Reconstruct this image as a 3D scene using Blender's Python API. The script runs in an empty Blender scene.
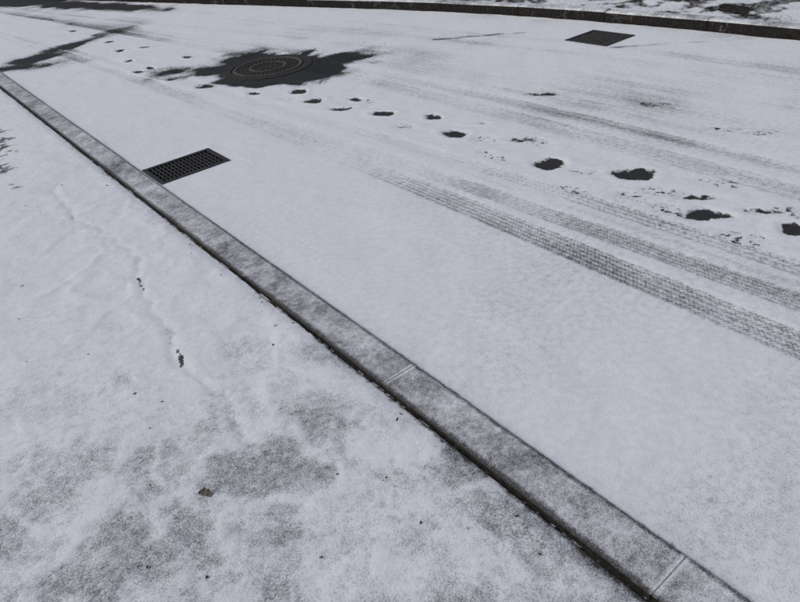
import bpy, bmesh, math, random
import numpy as np
from mathutils import Vector, Matrix
random.seed(4); np.random.seed(4)
scene=bpy.context.scene
scene.view_settings.view_transform='Standard'; scene.view_settings.look='None'; scene.view_settings.exposure=0
col=scene.collection

# ------------------------------------------------------------ node helpers
class NB:
    def __init__(s,name):
        s.mat=bpy.data.materials.new(name); s.mat.use_nodes=True; s.nt=s.mat.node_tree; s.nt.nodes.clear()
    def node(s,t,**k):
        n=s.nt.nodes.new(t)
        for a,b in k.items(): setattr(n,a,b)
        return n
    def put(s,inp,v):
        if v is None: return
        if isinstance(v,bpy.types.NodeSocket): s.nt.links.new(v,inp)
        else: inp.default_value=v
    def m(s,op,a,b=None,c=None,clamp=False):
        n=s.node('ShaderNodeMath',operation=op,use_clamp=clamp)
        s.put(n.inputs[0],a); s.put(n.inputs[1],b); s.put(n.inputs[2],c); return n.outputs[0]
    def add(s,a,b): return s.m('ADD',a,b)
    def sub(s,a,b): return s.m('SUBTRACT',a,b)
    def mul(s,a,b): return s.m('MULTIPLY',a,b)
    def smooth(s,v,lo,hi,o0=0.0,o1=1.0):
        n=s.node('ShaderNodeMapRange',interpolation_type='SMOOTHSTEP'); s.put(n.inputs[0],v)
        s.put(n.inputs[1],lo); s.put(n.inputs[2],hi); s.put(n.inputs[3],o0); s.put(n.inputs[4],o1); return n.outputs[0]
    def noise(s,vec,scale,detail=3.0,rough=.55,dist=0.0):
        n=s.node('ShaderNodeTexNoise'); s.put(n.inputs['Vector'],vec); n.inputs['Scale'].default_value=scale
        n.inputs['Detail'].default_value=detail; n.inputs['Roughness'].default_value=rough; n.inputs['Distortion'].default_value=dist
        return n.outputs['Fac']
    def comb(s,x,y,z=0.0):
        n=s.node('ShaderNodeCombineXYZ'); s.put(n.inputs[0],x); s.put(n.inputs[1],y); s.put(n.inputs[2],z); return n.outputs[0]
    def sep(s,v):
        n=s.node('ShaderNodeSeparateXYZ'); s.put(n.inputs[0],v); return n.outputs
    def mix(s,f,a,b):
        n=s.node('ShaderNodeMix',data_type='RGBA'); s.put(n.inputs[0],f)
        for i,v in ((6,a),(7,b)):
            if isinstance(v,tuple): v=(v[0],v[1],v[2],1)
            s.put(n.inputs[i],v)
        return n.outputs[2]
    def attr(s,name): return s.node('ShaderNodeAttribute',attribute_name=name).outputs['Fac']
    def pos(s): return s.node('ShaderNodeTexCoord').outputs['Object']
    def uv(s): return s.sep(s.node('ShaderNodeUVMap',uv_map='UVMap').outputs[0])
    def out(s,color,rough,height=None,dist=.01,strength=1.0,metal=0.0,spec=.3):
        b=s.node('ShaderNodeBsdfPrincipled')
        if isinstance(color,tuple): color=(color[0],color[1],color[2],1)
        s.put(b.inputs['Base Color'],color); s.put(b.inputs['Roughness'],rough); s.put(b.inputs['Metallic'],metal)
        s.put(b.inputs['Specular IOR Level'],spec)
        if height is not None:
            bp=s.node('ShaderNodeBump'); bp.inputs['Strength'].default_value=strength; bp.inputs['Distance'].default_value=dist
            s.put(bp.inputs['Height'],height); s.nt.links.new(bp.outputs[0],b.inputs['Normal'])
        o=s.node('ShaderNodeOutputMaterial'); s.nt.links.new(b.outputs[0],o.inputs[0]); return s.mat

SNOW=(.77,.80,.84); SNOW2=(.70,.73,.77)
ASPH=(.012,.012,.0125); ASPH2=(.050,.050,.051)

# ------------------------------------------------------------ layout (metres; x across the road, y along it)
XN=1.035; XL=0.885
_fy=[-60,0,2,3,4,5.2,6.6,9.1,11.8,16,24,60]
_fx=[5.80,5.79,5.77,5.74,5.66,5.50,5.19,4.47,3.70,2.5,0.4,-9]
_dense=np.linspace(-60,60,2401); _v=np.interp(_dense,_fy,_fx)
_v2=np.convolve(np.pad(_v,15,mode='edge'),np.ones(31)/31,mode='valid')
def xfar(y): return np.interp(y,_dense,_v2)

# lattice noise baked per vertex (0..1)
def lattice(X,Y,seed):
    xi=np.floor(X).astype(np.int64); yi=np.floor(Y).astype(np.int64); fx=X-xi; fy=Y-yi
    fx=fx*fx*fx*(fx*(fx*6-15)+10); fy=fy*fy*fy*(fy*(fy*6-15)+10)
    def h(a,b):
        n=(a*374761393+b*668265263+seed*1442695041)&0xffffffff
        n=((n^(n>>13))*1274126177)&0xffffffff; n=n^(n>>16); return (n&0xffff)/65535.0
    return (h(xi,yi)*(1-fx)+h(xi+1,yi)*fx)*(1-fy)+(h(xi,yi+1)*(1-fx)+h(xi+1,yi+1)*fx)*fy
def fbm(X,Y,s,octv=4,seed=0,rough=.5):
    c,sn=math.cos(.6),math.sin(.6); a=1;t=0;o=np.zeros(X.shape); U,V=X*s,Y*s
    for k in range(octv):
        o+=a*lattice(U,V,seed+k*17); t+=a; a*=rough; U,V=(U*c-V*sn)*2.03+5.1,(U*sn+V*c)*2.03+9.7
    return o/t

def grid_object(name,X,Y,Z,mat,attrs=None,UV=None,keep=None):
    ny,nx=X.shape
    v=np.stack([X,Y,Z],-1).reshape(-1,3)
    idx=np.arange(ny*nx).reshape(ny,nx)
    q=np.stack([idx[:-1,:-1],idx[:-1,1:],idx[1:,1:],idx[1:,:-1]],-1).reshape(-1,4)
    if keep is not None: q=q[keep(v,q)]
    me=bpy.data.meshes.new(name); me.vertices.add(len(v)); me.vertices.foreach_set('co',v.ravel())
    me.loops.add(q.size); me.polygons.add(len(q))
    me.loops.foreach_set('vertex_index',q.ravel().astype(np.int32))
    me.polygons.foreach_set('loop_start',np.arange(0,q.size,4,dtype=np.int32))
    me.polygons.foreach_set('use_smooth',np.ones(len(q),dtype=bool))
    me.update(calc_edges=True)
    if UV is not None:
        u=me.uv_layers.new(name='UVMap'); f=np.stack([UV[0],UV[1]],-1).reshape(-1,2)[q.ravel()]; u.data.foreach_set('uv',f.ravel().astype(np.float32))
    for k,a in (attrs or {}).items():
        at=me.attributes.new(k,'FLOAT','POINT'); at.data.foreach_set('value',a.ravel().astype(np.float32))
    me.validate(); me.materials.append(mat)
    o=bpy.data.objects.new(name,me); col.objects.link(o); return o

def graded(a,b,step,far,g=1.08,back=-4):
    ys=list(np.arange(a,b,step)); st=step
    while ys[-1]<far: st*=g; ys.append(ys[-1]+st)
    pre=[]; y=a; st=step
    while y>back: st*=1.15; y-=st; pre.append(y)
    return np.array(pre[::-1]+ys)
def sstep(v,a,b):
    t=np.clip((v-a)/(b-a),0,1); return t*t*(3-2*t)
def polyd(pts,X,Y):
    d=np.full(X.shape,3.0)
    for (ax,ay),(bx,by) in zip(pts[:-1],pts[1:]):
        vx,vy=bx-ax,by-ay; t=np.clip(((X-ax)*vx+(Y-ay)*vy)/(vx*vx+vy*vy),0,1)
        d=np.minimum(d,np.hypot(X-ax-t*vx,Y-ay-t*vy))
    return d

# ------------------------------------------------------------ footprints
dark=[ # x, y, half length, half width, rotation
(2.83,.91,.07,.052,.6),(2.70,1.26,.092,.050,.6),(2.86,1.37,.082,.028,.7),(2.89,1.77,.098,.060,.75),(2.72,2.20,.088,.066,.4),
(2.73,3.00,.080,.050,.5),(2.87,3.37,.054,.042,.3),(2.69,3.73,.068,.052,.3),(2.55,4.44,.076,.052,.4),(2.63,4.78,.070,.052,.3),
(2.37,5.09,.060,.040,.3),(2.21,5.71,.074,.047,.2),(2.10,6.26,.05,.035,.2),(2.15,6.94,.06,.035,0),(2.03,6.9,.05,.03,0),
(3.65,3.05,.09,.030,.6),(2.27,8.16,.07,.04,.1),(2.15,7.5,.06,.035,.1),(2.36,8.8,.06,.04,.1),(2.39,9.5,.06,.04,.1),(2.30,10.2,.08,.04,.1),(2.45,10.9,.08,.04,.1),(2.4,11.6,.08,.04,.1),
(2.57,4.08,.08,.026,.6),(2.90,2.59,.075,.022,.6),(2.78,4.18,.05,.033,.3),(2.90,1.08,.058,.016,.6),
(2.62,2.62,.03,.012,.5),(2.95,3.0,.035,.012,.5),(2.60,7.0,.06,.03,.1),(2.5,8.0,.05,.03,.1)]
faint=[(2.66,1.62,.12,.05,.2),(2.62,1.42,.10,.05,.0),(2.60,1.05,.12,.05,.1),(2.93,2.50,.12,.05,.1),(2.78,2.78,.10,.05,.1),(2.62,3.40,.10,.05,.1),
(2.80,4.05,.12,.05,.1),(2.95,.98,.12,.05,.1),(2.55,1.9,.10,.04,.2),(3.05,1.4,.11,.05,0),(2.45,4.7,.1,.05,.2),(2.5,5.3,.1,.05,.1),(2.60,2.5,.09,.04,.1),
(3.8,1.55,.12,.05,.8),(3.72,1.75,.12,.05,.8),(3.9,2.3,.1,.05,.4),(2.42,5.5,.09,.05,.1),(2.3,6.5,.09,.05,.1),(2.25,7.2,.09,.05,.1),(2.8,1.55,.12,.05,.3),(2.75,2.0,.12,.05,.3)]
melt=[(2.87,5.80,.66,.42,.22),(3.10,5.55,.56,.45,.3),(3.40,5.40,.38,.25,.3),(2.70,5.72,.52,.36,.05),(3.58,5.20,.20,.13,.2),(2.52,6.1,.33,.15,.5)]
melt2=[(1.20,8.60,.60,.16,.9),(1.60,8.95,.45,.13,-.9),(2.05,9.15,.40,.10,-1.1),(1.45,8.8,.35,.22,-1),
 (3.40,11.5,1.1,.22,.25),(3.0,12.9,1.2,.25,.28),(2.6,15,1.6,.5,.28)]
def sdf(list_,X,Y):
    d=np.full(X.shape,5.0)
    for x,y,a,b,r in list_:
        dx=X-x; dy=Y-y; c,s=math.cos(r),math.sin(r)
        u=(dy*c-dx*s)/a; v=(dx*c+dy*s)/b
        d=np.minimum(d,(np.sqrt(u*u+v*v)-1)*min(a,b))
    return np.minimum(d,1.5)

# ------------------------------------------------------------ ROAD
TRK=[(2.035,0,.15,.16,.18,.019,.027),(2.30,-.036,.12,.14,.13,.017,.024),(2.53,-.036,.11,.10,.16,.03,.034),(3.13,.02,.17,.14,.12,.02,.028),(3.40,.01,.10,.10,.12,.02,.025)]
def road_material():
    n=NB('snowy_asphalt'); P=n.pos(); xr,ys,_=n.uv()
    nf=n.noise(P,210,2,.7); nm=n.noise(P,34,3,.65)
    base=n.attr('base'); soft=n.attr('soft')
    streak=n.noise(n.comb(n.mul(xr,30.0),n.mul(ys,.5)),1.0,3,.65)
    wx=n.attr('wob'); x=n.add(xr,wx); nedge=n.mul(n.sub(nm,.5),.018)
    def track(c,slope,w,dep,tread,pitch,rib):
        dx=n.sub(x,n.m('MULTIPLY_ADD',ys,slope,c)); ax=n.add(n.m('ABSOLUTE',dx),nedge)
        band=n.smooth(ax,w/2+.009,w/2-.009)
        lug=n.m('SINE',n.mul(n.add(ys,n.mul(n.m('PINGPONG',dx,rib),.9)),2*math.pi/pitch))
        rb=n.m('SINE',n.mul(dx,2*math.pi/rib))
        pat=n.smooth(n.add(n.m('MULTIPLY_ADD',rb,.7,n.mul(lug,.6)),n.mul(n.sub(nm,.5),1.2)),.65,-.55)
        return n.mul(band,n.m('MULTIPLY_ADD',pat,tread,dep))
    tot=None
    for a in TRK:
        t=track(*a); tot=t if tot is None else n.m('MAXIMUM',tot,t)
    tot=n.mul(tot,n.attr('fade'))
    line=n.mul(n.smooth(n.m('ABSOLUTE',n.sub(x,1.962)),.009,.002),.24)
    tot=n.m('MAXIMUM',tot,line)
    depth=n.sub(base,tot)
    depth=n.sub(depth,n.mul(soft,n.smooth(streak,.25,.72,.5,1.2)))
    foot=n.attr('foot'); n26=n.sub(n.noise(P,30,3,.6),.5); fd=n.m('MULTIPLY_ADD',n26,.06,foot)
    fmask=n.smooth(fd,.009,-.007)
    rim=n.mul(n.smooth(fd,.050,.010),n.sub(1.0,fmask))
    ft=n.attr('faint'); ftm=n.smooth(n.m('MULTIPLY_ADD',n26,.06,ft),.008,-.01)
    md=n.m('MULTIPLY_ADD',n.sub(nm,.5),.14,n.attr('melt'))
    mmask=n.smooth(md,.05,-.04); mfr=n.smooth(md,.22,0.0)
    edge=n.smooth(n.add(xr,nedge),XN+.014,XN+.004)
    depth=n.m('MULTIPLY_ADD',mfr,-.38,depth)
    depth=n.sub(depth,n.mul(rim,n.mul(n.sub(nm,.45),1.7)))
    depth=n.sub(depth,n.mul(ftm,n.m('MULTIPLY_ADD',n.smooth(n26,.02,.12),.60,.12)))
    depth=n.m('MULTIPLY_ADD',edge,-.4,depth)
    solid=n.m('MAXIMUM',fmask,mmask)
    cov=n.smooth(n.add(depth,n.m('MULTIPLY_ADD',n.sub(nf,.5),1.0,n.mul(n.sub(nm,.5),.50))),.05,.85)
    cov=n.mul(cov,n.m('MULTIPLY_ADD',solid,-.98,1.0))
    asph=n.mix(n.smooth(nf,.42,.72),ASPH,ASPH2)
    snow=n.mix(n.smooth(nm,.3,.7),SNOW2,SNOW)
    rough=n.smooth(cov,0,.5,.72,.95)
    return n.out(n.mix(cov,asph,snow),rough,n.m('MULTIPLY_ADD',nf,.5,n.mul(nm,.35)),dist=.006,strength=.55,spec=.14)

ys=graded(-.4,12.5,.022,60,1.07,-12)
tt=np.linspace(0,1,215)
Y,T=np.meshgrid(ys,tt,indexing='ij')
XF=xfar(Y); X=XN+.004+(XF-XN-.004)*T
XR=XN+(5.78-XN)*T
FX=X+(fbm(X,Y,9,3,81)-.5)*.085; FY=Y+(fbm(X,Y,9,3,82)-.5)*.085
foot=sdf(dark,FX,FY); fnt=sdf(faint,FX,FY)
mlt=sdf(melt,X,Y)+(fbm(X,Y,3.2,4,31)-.5)*.58
ang=np.arctan2(Y-5.6,X-3.0); mlt+=(lattice(ang*5+20,np.zeros_like(ang),5)-.5)*.18*(np.hypot(X-3,Y-5.6)<1.6)
mlt=np.minimum(mlt,sdf(melt2,X,Y)+(fbm(X,Y,4,4,32)-.5)*.26)
wob=(fbm(Y*0+3.3,Y,.5,2,77)-.5)*.035
fade=.72+.4*sstep(fbm(XR*3,Y*.6,1,3,8),.3,.65)
fade*=1-.45*sstep(XR,2.8,3.0)*sstep(-fbm(XR*2,Y*.5,1,2,9),-.6,-.4)
base=1.05-.40*(fbm(X,Y,2.6,4,3)-.5)-.42*(fbm(X,Y,.8,2,4)-.5)
base-=.32*sstep(-np.hypot(X,Y),-4.2,-1.3)
def g(c,w): return np.exp(-((XR+wob-c)/w)**2)
s2=fbm(XR*5,Y*.30,1,3,41)
soft=(.26*g(3.12+.02*Y,.10)+.22*g(3.36,.07)+.26*g(3.62,.06)+.30*g(3.95-.05*Y,.09)+.28*g(4.27-.03*Y,.07)+.26*g(4.66,.07)+.20*g(5.0,.06)+.18*g(2.72,.035)+.16*g(2.42-.036*Y,.02)+.15*g(2.95,.03)+.2*g(4.9-.06*Y,.05))*(.6+.8*s2)
soft+=.18*sstep(XR,2.7,3.5)*sstep(s2,.40,.75)+.13*sstep(XR,2.9,3.6)
soft=.44*np.tanh(soft/.44)
soft+=.10*sstep(XR,1.9,2.2)*sstep(-XR,-2.7,-2.5)*sstep(fbm(XR*9,Y*.5,1,3,43),.35,.7)
soft+=.16*sstep(XR,5.3,5.7)*sstep(fbm(X,Y,3,3,51),.45,.6)
sx=X+(fbm(X,Y,4,3,53)-.5)*.14
seam=np.minimum(polyd([(4.50,3.95),(4.9,3.38),(5.3,2.98),(5.72,2.55)],sx,Y),polyd([(4.34,5.07),(4.7,4.72),(5.03,4.39)],sx,Y))
base-=.55*np.clip(1-seam/.05,0,1)*(.2+.9*sstep(fbm(X,Y,6,3,52),.35,.6))
Z=.009*(fbm(X,Y,4,3,1)-.5)+.003*(fbm(X,Y,16,2,2)-.5)
Z-=.007*np.clip((.02-foot)/.03,0,1); Z+=.0035*np.exp(-((foot-.028)/.014)**2); Z-=.006*np.clip((.05-mlt)/.1,0,1); Z-=.003*np.clip((.02-fnt)/.03,0,1)
for a in TRK: Z-=.0025*np.clip((a[2]/2+.01-np.abs(XR+wob-a[0]-a[1]*Y))/.02,0,1)
MH=(2.89,5.77); G1=(1.052,1.525,3.845,4.185); G2=(4.93,5.35,3.44,3.89)
def keep(v,q):
    ok=np.ones(len(q),bool)
    for a,b,c,d in (G1,G2):
        ins=(v[:,0]>a-.001)&(v[:,0]<b+.001)&(v[:,1]>c)&(v[:,1]<d)
        ok&=~ins[q].all(1)
    return ok
for a,b,c,d in (G1,G2):
    near=(X>a-.06)&(X<b+.06)&(Y>c-.06)&(Y<d+.06); Z[near]*=.1
nearm=np.hypot(X-MH[0],Y-MH[1])<.5; Z[nearm]=-.006
road=grid_object('road',X,Y,Z,road_material(),{'foot':foot,'faint':fnt,'melt':mlt,'wob':wob,'fade':fade,'base':base,'soft':soft},(XR,Y),keep)

# ------------------------------------------------------------ PAVEMENT
def pavement_material():
    n=NB('snowy_pavement'); P=n.pos(); x,y,_=n.uv()
    nf=n.noise(P,215,2,.7); nm=n.noise(P,40,3,.65); n24=n.sub(n.noise(P,22,3,.6),.5)
    depth=n.attr('base')
    dk=n.smooth(n.m('MULTIPLY_ADD',n24,.06,n.attr('crackdark')),.005,-.006); depth=n.m('MULTIPLY_ADD',dk,-1.1,depth)
    edge=n.smooth(n.m('MULTIPLY_ADD',n24,.04,x),XL-.03,XL-.004); depth=n.m('MULTIPLY_ADD',edge,-.6,depth)
    cov=n.smooth(n.add(depth,n.m('MULTIPLY_ADD',n.sub(nf,.5),1.0,n.mul(n.sub(nm,.5),.60))),.05,.85)
    asph=n.mix(n.smooth(nf,.4,.7),(.045,.045,.048),(.11,.11,.116))
    snow=n.mix(n.smooth(nm,.3,.7),SNOW2,SNOW)
    return n.out(n.mix(cov,asph,snow),.95,n.m('MULTIPLY_ADD',nf,.5,n.m('MULTIPLY_ADD',n24,.6,n.mul(nm,.4))),dist=.006,strength=.55,spec=.12)
ys=graded(-.2,8,.015,60,1.07,-12)
xs=np.concatenate([-np.geomspace(60,1.0,60)[:-1],np.arange(-1.0,XL-.012,.015),[XL-.012]])
Y,X=np.meshgrid(ys,xs,indexing='ij')
cr=[(.55,4.4),(.51,3.78),(.58,3.35),(.61,3.02),(.53,2.8),(.50,2.68),(.47,2.4),(.44,2.18),(.41,1.99),(.46,1.75),(.40,1.5)]
WX=X+(fbm(X,Y,4,4,61)-.5)*.34; WY=Y+(fbm(X,Y,4,4,62)-.5)*.34
ck0=polyd(cr,X+(fbm(X,Y,12,2,63)-.5)*.07,Y)
cdk=np.minimum(polyd([(.535,2.83),(.51,2.70)],X,Y)-.003,polyd([(.445,2.17),(.43,2.08),(.40,2.0)],X,Y)-.005)
cdk=np.minimum(cdk,polyd([(.50,3.80),(.53,3.6)],X,Y)+.003)
rs=np.random.RandomState(3); NC=130; cells=rs.uniform([-1.8,0.0],[1.1,4.6],(NC,2))
d1_=np.full(X.shape,9.);d2_=np.full(X.shape,9.); cid=np.zeros(X.shape); cv=rs.uniform(0,1,NC)
for i,(cx,cy) in enumerate(cells):
    d=np.hypot(WX-cx,WY-cy); m=d<d1_; d2_=np.where(m,d1_,np.minimum(d2_,d)); d1_=np.where(m,d,d1_); cid=np.where(m,cv[i],cid)
gap=d2_-d1_
rg=np.exp(-(gap/.035)**2)*sstep(fbm(X,Y,1.6,2,66),.25,.5)
near=sstep(-Y,-2.9,-1.1)
blot=sstep(fbm(X,Y,2.2,4,12)+.14*(cid-.5),.38,.66)*(.35+.65*sstep(gap,.0,.13))
base=1.04-.33*near*blot-.19*near*sstep(fbm(X,Y,9,3,13),.40,.7)-.12*sstep(fbm(X,Y,6,3,15),.45,.7)-.32*(fbm(X,Y,1.2,3,14)-.5)
base+=.22*rg*near
base-=.12*near
base-=.09*sstep(-np.hypot(X,Y),-3.6,-1.5)
base=np.maximum(base,.46)
base-=.34*np.clip(1-ck0/.022,0,1)*sstep(fbm(X,Y,4,2,16),.3,.55)
base+=.12*np.exp(-((ck0-.035)/.015)**2)
bare=sdf([(.46,5.8,.75,.08,-.1),(.25,6.6,.5,.1,0)],X,Y)+(fbm(X,Y,8,3,17)-.5)*.3
base-=.8*sstep(-bare,-.08,.06)*sstep(fbm(X,Y,22,2,18),.42,.6)
base-=.22*sstep(X,XL-.10,XL-.01)*sstep(fbm(X,Y,3,3,19),.4,.65)
Z=.012+.012*(fbm(X,Y,3.2,3,20)-.5)+.006*(fbm(X,Y,12,3,21)-.5)-.005*np.clip(1-ck0/.022,0,1)+.0035*rg
Z-=np.clip((X-(XL-.05))/.04,0,1)*.008
grid_object('sidewalk',X,Y,Z,pavement_material(),{'base':base,'crackdark':cdk},(X,Y))

def strip(name,x0,x1,y0,y1,z,mat):
    me=bpy.data.meshes.new(name); me.from_pydata([(x0,y0,z),(x1,y0,z),(x1,y1,z),(x0,y1,z)],[],[(0,1,2,3)]); me.materials.append(mat)
    o=bpy.data.objects.new(name,me); col.objects.link(o); return o
def soil_mat():
    n=NB('dark_soil'); P=n.pos(); nm=n.noise(P,60,4,.7); nl=n.noise(P,7,4,.6)
    c=n.mix(n.smooth(nm,.3,.7),(.010,.009,.008),(.04,.036,.032)); c=n.mix(n.smooth(n.add(nl,n.mul(n.sub(nm,.5),.5)),.50,.64),c,SNOW2)
    return n.out(c,.95,nm,dist=.01,strength=1)
strip('soil_joint',XL-.03,XN+.02,-12,60,-.004,soil_mat())

# ------------------------------------------------------------ KERBS
def kerb_mat(name,x0,x1,snowy,base,side=1.0):
    n=NB(name); P=n.pos(); x,y,z=n.sep(P); nf=n.noise(P,215,2,.7); nm=n.noise(P,45,3,.65); nb=n.noise(P,9,4,.6); nl=n.noise(P,2.0,3,.5)
    depth=n.add(snowy,n.mul(n.sub(nb,.5),-1.0)); depth=n.sub(depth,n.mul(n.sub(nl,.5),.9))
    if x0 is not None:
        nbo=n.mul(n.sub(nb,.5),.03)
        depth=n.sub(depth,n.smooth(n.add(n.sub(x,x0),nbo),.024,.002,0,.5)); depth=n.sub(depth,n.smooth(n.add(n.sub(x1,x),nbo),.016,.002,0,.4))
        j=n.m('PINGPONG',n.sub(y,.37),.52); depth=n.add(depth,n.smooth(n.add(j,n.mul(n.sub(nm,.5),.04)),.016,.002,0,.35))
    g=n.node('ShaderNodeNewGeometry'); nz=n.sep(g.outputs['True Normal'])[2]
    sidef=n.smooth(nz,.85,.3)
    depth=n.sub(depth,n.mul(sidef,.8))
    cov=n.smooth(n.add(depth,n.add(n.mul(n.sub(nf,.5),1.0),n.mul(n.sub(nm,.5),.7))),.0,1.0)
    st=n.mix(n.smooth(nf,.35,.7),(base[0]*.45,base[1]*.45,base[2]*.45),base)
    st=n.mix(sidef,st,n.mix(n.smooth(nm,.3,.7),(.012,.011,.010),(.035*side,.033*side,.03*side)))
    c=n.mix(cov,st,n.mix(n.smooth(nm,.3,.7),SNOW2,SNOW))
    return n.out(c,.93,n.m('MULTIPLY_ADD',nf,.4,n.mul(nm,.8)),dist=.006,strength=.7,spec=.12)
def kerb_near():
    bm=bmesh.new(); y=.37-1.04*12
    while y<50:
        r=bmesh.ops.create_cube(bm,size=1); vs=r['verts']
        dz=random.uniform(-.0015,.0015); dx=random.uniform(-.001,.001)
        for v in vs:
            v.co=Vector(((XL if v.co.x<0 else XN)+dx,(y+.0003 if v.co.y<0 else y+1.0397),(-.20 if v.co.z<0 else .018)+dz))
        y+=1.04
    bmesh.ops.bevel(bm,geom=[e for e in bm.edges],offset=.0022,segments=2,affect='EDGES')
    me=bpy.data.meshes.new('kerb'); bm.to_mesh(me); bm.free(); me.materials.append(kerb_mat('kerb_stone',XL,XN,.50,(.13,.13,.136)))
    o=bpy.data.objects.new('kerb',me); col.objects.link(o)
kerb_near()
def kerb_far():
    bm=bmesh.new(); y=-12.0
    while y<50:
        y2=y+.997; xa,xb=float(xfar(y+.003)),float(xfar(y2))
        t=Vector((xb-xa,y2-y,0)).normalized(); r=Vector((t.y,-t.x,0)); dz=random.uniform(-.003,.003)
        A=Vector((xa,y+.003,0))+r*.004; B=Vector((xb,y2,0))+r*.004
        pts=[]
        for p in (A,B):
            for off,z in ((0,-.2),(.012,.085),(.03,.10),(.13,.10),(.14,-.2)): pts.append(bm.verts.new(p+r*off+Vector((0,0,z+dz))))
        for i in range(4): bm.faces.new((pts[i],pts[i+1],pts[i+6],pts[i+5]))
        bm.faces.new(pts[:5][::-1]); bm.faces.new(pts[5:])
        y+=1.0
    bmesh.ops.recalc_face_normals(bm,faces=bm.faces)
    me=bpy.data.meshes.new('kerb'); bm.to_mesh(me); bm.free(); me.materials.append(kerb_mat('far_kerb_stone',None,None,.68,(.05,.05,.05),.8))
    o=bpy.data.objects.new('kerb',me); col.objects.link(o)
kerb_far()

# ------------------------------------------------------------ VERGE
def verge_mat():
    n=NB('snowy_verge'); P=n.pos(); nf=n.noise(P,90,3,.7); nm=n.noise(P,22,4,.7)
    cov=n.smooth(n.add(n.attr('base'),n.add(n.mul(n.sub(nf,.5),1.1),n.mul(n.sub(nm,.5),1.2))),.15,.85)
    g=n.mix(n.smooth(nm,.35,.65),(.014,.014,.011),(.05,.047,.038))
    return n.out(n.mix(cov,g,n.mix(nm,SNOW2,SNOW)),.95,nm,dist=.03,strength=.8,spec=.1)
ys=graded(-1,16,.06,80,1.08,-14); tt=np.concatenate([np.arange(0,4,.05),np.geomspace(4,60,26)])
def vz(X,Y,T): return .085+.025*np.minimum(T,6)+(.05*(fbm(X,Y,2.5,3,71)-.5)+.03*(fbm(X,Y,9,3,72)-.5))*np.clip(T*4,0,1)
Y,T=np.meshgrid(ys,tt,indexing='ij'); X=xfar(Y)+.15+T
ca,sa=math.cos(-.9),math.sin(-.9)
st=fbm((X*ca-Y*sa)*7,(X*sa+Y*ca)*1.3,1,4,75)
vb=1.0-.7*sstep(fbm(X,Y,5,5,73),.48,.62)-.7*sstep(st,.50,.60)-.5*sstep(Y,8,13)
grid_object('grass_verge',X,Y,vz(X,Y,T),verge_mat(),{'base':vb},(X,Y))
def grass():
    rs=np.random.RandomState(8); N=26000
    yy=rs.uniform(-1,22,N); t=rs.exponential(1.4,N)+.02; xx=xfar(yy)+.16+t
    pn=fbm(xx,yy,5,5,73)+rs.normal(0,.07,N)+.08*sstep(yy,8,13); k=pn>.53; xx,yy,t=xx[k],yy[k],t[k]; N=len(xx)
    z=vz(xx,yy,t)-.006
    a=rs.uniform(0,6.28,N); h=rs.uniform(.01,.04,N); w=rs.uniform(.0012,.003,N); ln=rs.uniform(.3,1.6,N)*h; b=rs.uniform(0,6.28,N)
    v=np.zeros((N,3,3))
    v[:,0]=np.stack([xx-w*np.cos(a),yy-w*np.sin(a),z],-1); v[:,1]=np.stack([xx+w*np.cos(a),yy+w*np.sin(a),z],-1)
    v[:,2]=np.stack([xx+ln*np.cos(b),yy+ln*np.sin(b),z+h],-1)
    me=bpy.data.meshes.new('grass'); me.from_pydata(v.reshape(-1,3).tolist(),[],np.arange(N*3).reshape(-1,3).tolist())
    n=NB('dry_grass'); P=n.pos(); me.materials.append(n.out(n.mix(n.noise(P,8,3,.6),(.018,.017,.013),(.07,.062,.05)),.9))
    o=bpy.data.objects.new('grass',me); col.objects.link(o)
grass()

# ------------------------------------------------------------ GRATES
def iron_mat():
    n=NB('cast_iron'); P=n.pos(); nm=n.noise(P,70,3,.7); nf=n.noise(P,300,2,.6)
    c=n.mix(n.smooth(nm,.35,.7),(.016,.016,.016),(.06,.06,.062)); c=n.mix(n.smooth(nf,.60,.75,0,.5),c,(.3,.31,.33))
    return n.out(c,.6,nm,dist=.002,strength=.6,metal=.2)
IRON=iron_mat()
n_=NB('pit_dark'); PIT=n_.out(n_.mix(n_.noise(n_.pos(),30,3,.6),(.006,.006,.006),(.02,.018,.016)),.8)
def box(bm,x0,x1,y0,y1,z0,z1):
    r=bmesh.ops.create_cube(bm,size=1)
    for v in r['verts']: v.co=Vector((x0 if v.co.x<0 else x1,y0 if v.co.y<0 else y1,z0 if v.co.z<0 else z1))
def mesh_obj(name,bm,mat,parent=None,bev=0):
    me=bpy.data.meshes.new(name); bmesh.ops.recalc_face_normals(bm,faces=bm.faces); bm.to_mesh(me); bm.free(); me.materials.append(mat)
    o=bpy.data.objects.new(name,me); col.objects.link(o)
    if parent: o.parent=parent
    if bev:
        m=o.modifiers.new('b','BEVEL'); m.width=bev; m.segments=2; m.limit_method='ANGLE'
    return o
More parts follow.
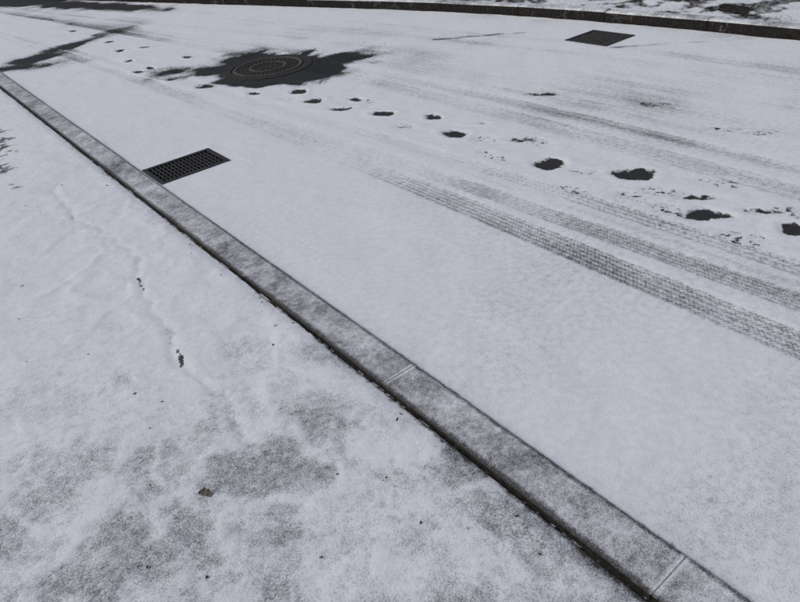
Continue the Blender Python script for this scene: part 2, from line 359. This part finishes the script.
def grate(G,nb=16,ncross=3,top=.006):
    a,b,c,d=G; e=bpy.data.objects.new('drain_grate',None); col.objects.link(e)
    bm=bmesh.new(); f=.028
    box(bm,a,a+f,c,d,-.06,top); box(bm,b-f,b,c,d,-.06,top); box(bm,a+f,b-f,c,c+f,-.06,top-.0005); box(bm,a+f,b-f,d-f,d,-.06,top-.0005)
    mesh_obj('frame',bm,IRON,e,.002)
    bm=bmesh.new(); p=(b-a-2*f)/nb
    for i in range(1,nb):
        xx=a+f+p*i; box(bm,xx-.0042,xx+.0042,c+f,d-f,-.035,top-.003)
    mesh_obj('bars',bm,IRON,e,.0015)
    bm=bmesh.new(); h=(d-c-2*f)/(ncross+1)
    for j in range(1,ncross+1): box(bm,a+f,b-f,c+f+h*j-.005,c+f+h*j+.005,-.04,top-.005)
    mesh_obj('cross_bars',bm,IRON,e,.0015)
    bm=bmesh.new(); box(bm,a+.005,b-.005,c+.005,d-.005,-.5,-.045)
    for fc in list(bm.faces):
        if -.05<fc.calc_center_median().z<-.04: bm.faces.remove(fc)
    mesh_obj('pit',bm,PIT,e)
    return e
grate(G1,16,4); grate(G2,14,3)

# ------------------------------------------------------------ MANHOLE
def manhole():
    e=bpy.data.objects.new('manhole_cover',None); col.objects.link(e); e.location=(MH[0],MH[1],-.003)
    def lathe(name,prof,mat,seg=96):
        bm=bmesh.new(); rings=[]
        for r,z in prof: rings.append([bm.verts.new((r*math.cos(2*math.pi*i/seg),r*math.sin(2*math.pi*i/seg),z)) for i in range(seg)])
        for a,b in zip(rings[:-1],rings[1:]):
            for i in range(seg): bm.faces.new((a[i],a[(i+1)%seg],b[(i+1)%seg],b[i]))
        if prof[0][0]<.01: bm.faces.new(rings[0])
        return mesh_obj(name,bm,mat,e)
    n=NB('worn_iron'); P=n.pos(); nm=n.noise(P,40,4,.7)
    wi=n.out(n.mix(n.smooth(nm,.35,.7),(.05,.046,.042),(.15,.14,.13)),.6,nm,dist=.003,strength=.6,metal=.1)
    n=NB('frame_iron'); P=n.pos(); nm=n.noise(P,40,4,.7)
    fi=n.out(n.mix(n.smooth(nm,.35,.7),(.018,.016,.014),(.060,.053,.047)),.7,nm,dist=.003,strength=.6,spec=.2)
    lathe('frame',[(.43,-.02),(.43,.001),(.42,.004),(.352,.004),(.346,-.02)],fi)
    lathe('lid',[(.005,.001),(.15,.001),(.155,.005),(.178,.005),(.183,.001),(.30,.001),(.304,.005),(.332,.005),(.338,.002),(.338,-.02)],fi)
    lathe('rim_ring',[(.306,.004),(.307,.0065),(.330,.0065),(.331,.004)],wi)
    lathe('centre_ring',[(.157,.004),(.158,.0065),(.176,.0065),(.177,.004)],wi)
    bm=bmesh.new()
    for k,(r,cnt) in enumerate(((.205,30),(.228,34),(.252,36),(.278,40),(.13,20),(.105,16),(.078,12),(.05,8))):
        for i in range(cnt):
            a=2*math.pi*(i+.5*(k%2))/cnt; q=bmesh.ops.create_cube(bm,size=1)
            M=Matrix.Translation((r*math.cos(a),r*math.sin(a),.002))@Matrix.Rotation(a,4,'Z')@Matrix.Diagonal((.011,.016,.006,1))
            bmesh.ops.transform(bm,matrix=M,verts=q['verts'])
    mesh_obj('studs',bm,fi,e,.0015)
manhole()

# ------------------------------------------------------------ LITTER
def litter():
    rs=random.Random(5); bm=bmesh.new()
    pts=[(.45,2.15),(.80,1.65),(.82,1.25),(.62,.9),(.55,1.2),(.78,.62),(.36,1.0),(.1,3.2),(.02,2.9),(.8,2.0),(.73,1.9),(.7,.8)]
    for i in range(40): pts.append((XL-abs(rs.gauss(0,.03))-.01,rs.uniform(.1,6)))
    for i in range(34): pts.append((rs.uniform(-.4,.85),rs.uniform(.5,5)))
    for i in range(24): pts.append((rs.uniform(1.1,5.5),rs.uniform(.3,7)))
    for x,y in pts:
        s=rs.uniform(.002,.0045); a=rs.uniform(0,6.28); z=.015 if x<XL else .002
        q=bmesh.ops.create_icosphere(bm,subdivisions=1,radius=1)
        for v in q['verts']: v.co*=rs.uniform(.7,1.3)
        M=Matrix.Translation((x,y,z))@Matrix.Rotation(a,4,'Z')@Matrix.Diagonal((s*rs.uniform(.8,2.4),s*.7,s*.6,1))
        bmesh.ops.transform(bm,matrix=M,verts=q['verts'])
    n=NB('litter_brown'); mesh_obj('leaf_litter',bm,n.out(n.mix(n.noise(n.pos(),20,2,.5),(.02,.017,.014),(.08,.06,.042)),.9))
litter()
def leaf(x,y,z,L,rot):
    bm=bmesh.new(); rows=[]; N=10
    for i in range(N+1):
        t=i/N; w=.30*L*math.sin(math.pi*min(1,t*1.02)*.98+.03)**.8*(1+.22*math.sin(t*19)); r=[]
        for k in (-1,-.5,0,.5,1):
            r.append(bm.verts.new(((t-.5)*L,k*w,.28*L*abs(k)**1.5*(.6+.4*math.sin(5*t))+.10*L*math.sin(math.pi*t))))
        rows.append(r)
    for a,b in zip(rows[:-1],rows[1:]):
        for k in range(4): bm.faces.new((a[k],a[k+1],b[k+1],b[k]))
    q=bmesh.ops.create_cone(bm,segments=6,radius1=.0012,radius2=.0006,depth=.4*L,cap_ends=True)
    bmesh.ops.transform(bm,matrix=Matrix.Translation((-.68*L,0,.01*L+.001))@Matrix.Rotation(math.pi/2,4,'Y'),verts=q['verts'])
    n=NB('dead_leaf'); o=mesh_obj('fallen_leaf',bm,n.out(n.mix(n.noise(n.pos(),60,3,.6),(.09,.07,.05),(.30,.25,.20)),.85))
    o.location=(x,y,z); o.rotation_euler=(.15,.1,rot)
leaf(.22,1.41,.018,.042,-.7)

def ground():
    n=NB('snowy_ground'); P=n.pos(); nb=n.noise(P,1.2,4,.65); nf=n.noise(P,14,3,.7)
    cov=n.smooth(n.add(nb,n.mul(n.sub(nf,.5),.6)),.35,.6)
    strip('ground',-600,600,-600,600,-.3,n.out(n.mix(cov,(.04,.038,.03),SNOW),.95,nf,dist=.05))
ground()

# ------------------------------------------------------------ LIGHT
el,az=math.radians(42),math.radians(150)
w=bpy.data.worlds.new("World"); scene.world=w; w.use_nodes=True; nt=w.node_tree
sky=nt.nodes.new('ShaderNodeTexSky'); sky.sky_type='NISHITA'; sky.sun_disc=False; sky.sun_elevation=el; sky.sun_rotation=-az+math.pi/2
sky.dust_density=4; sky.air_density=1.0; sky.ozone_density=1.0
nt.links.new(sky.outputs[0],nt.nodes['Background'].inputs[0]); nt.nodes['Background'].inputs[1].default_value=.092
sd=bpy.data.lights.new('sun','SUN'); sd.energy=1.05; sd.angle=math.radians(18); sd.color=(1,.97,.93)
so=bpy.data.objects.new('sun',sd); col.objects.link(so)
dirv=Vector((math.cos(el)*math.cos(az),math.cos(el)*math.sin(az),math.sin(el)))
so.rotation_euler=dirv.to_track_quat('Z','Y').to_euler()

# ------------------------------------------------------------ CAMERA (1.5 m above the pavement)
d1=Vector((-600,371,-640)).normalized(); d2=Vector((1032,566,-640)).normalized(); up=d2.cross(d1).normalized(); d2=d1.cross(up).normalized()
R=Matrix((d2,d1,up))
cd=bpy.data.cameras.new('camera'); cd.sensor_width=36; cd.lens=28.8; cd.clip_start=.05; cd.clip_end=2000
c=bpy.data.objects.new('camera',cd); col.objects.link(c); c.matrix_world=Matrix.Translation((0,0,1.5))@R.to_4x4(); scene.camera=c
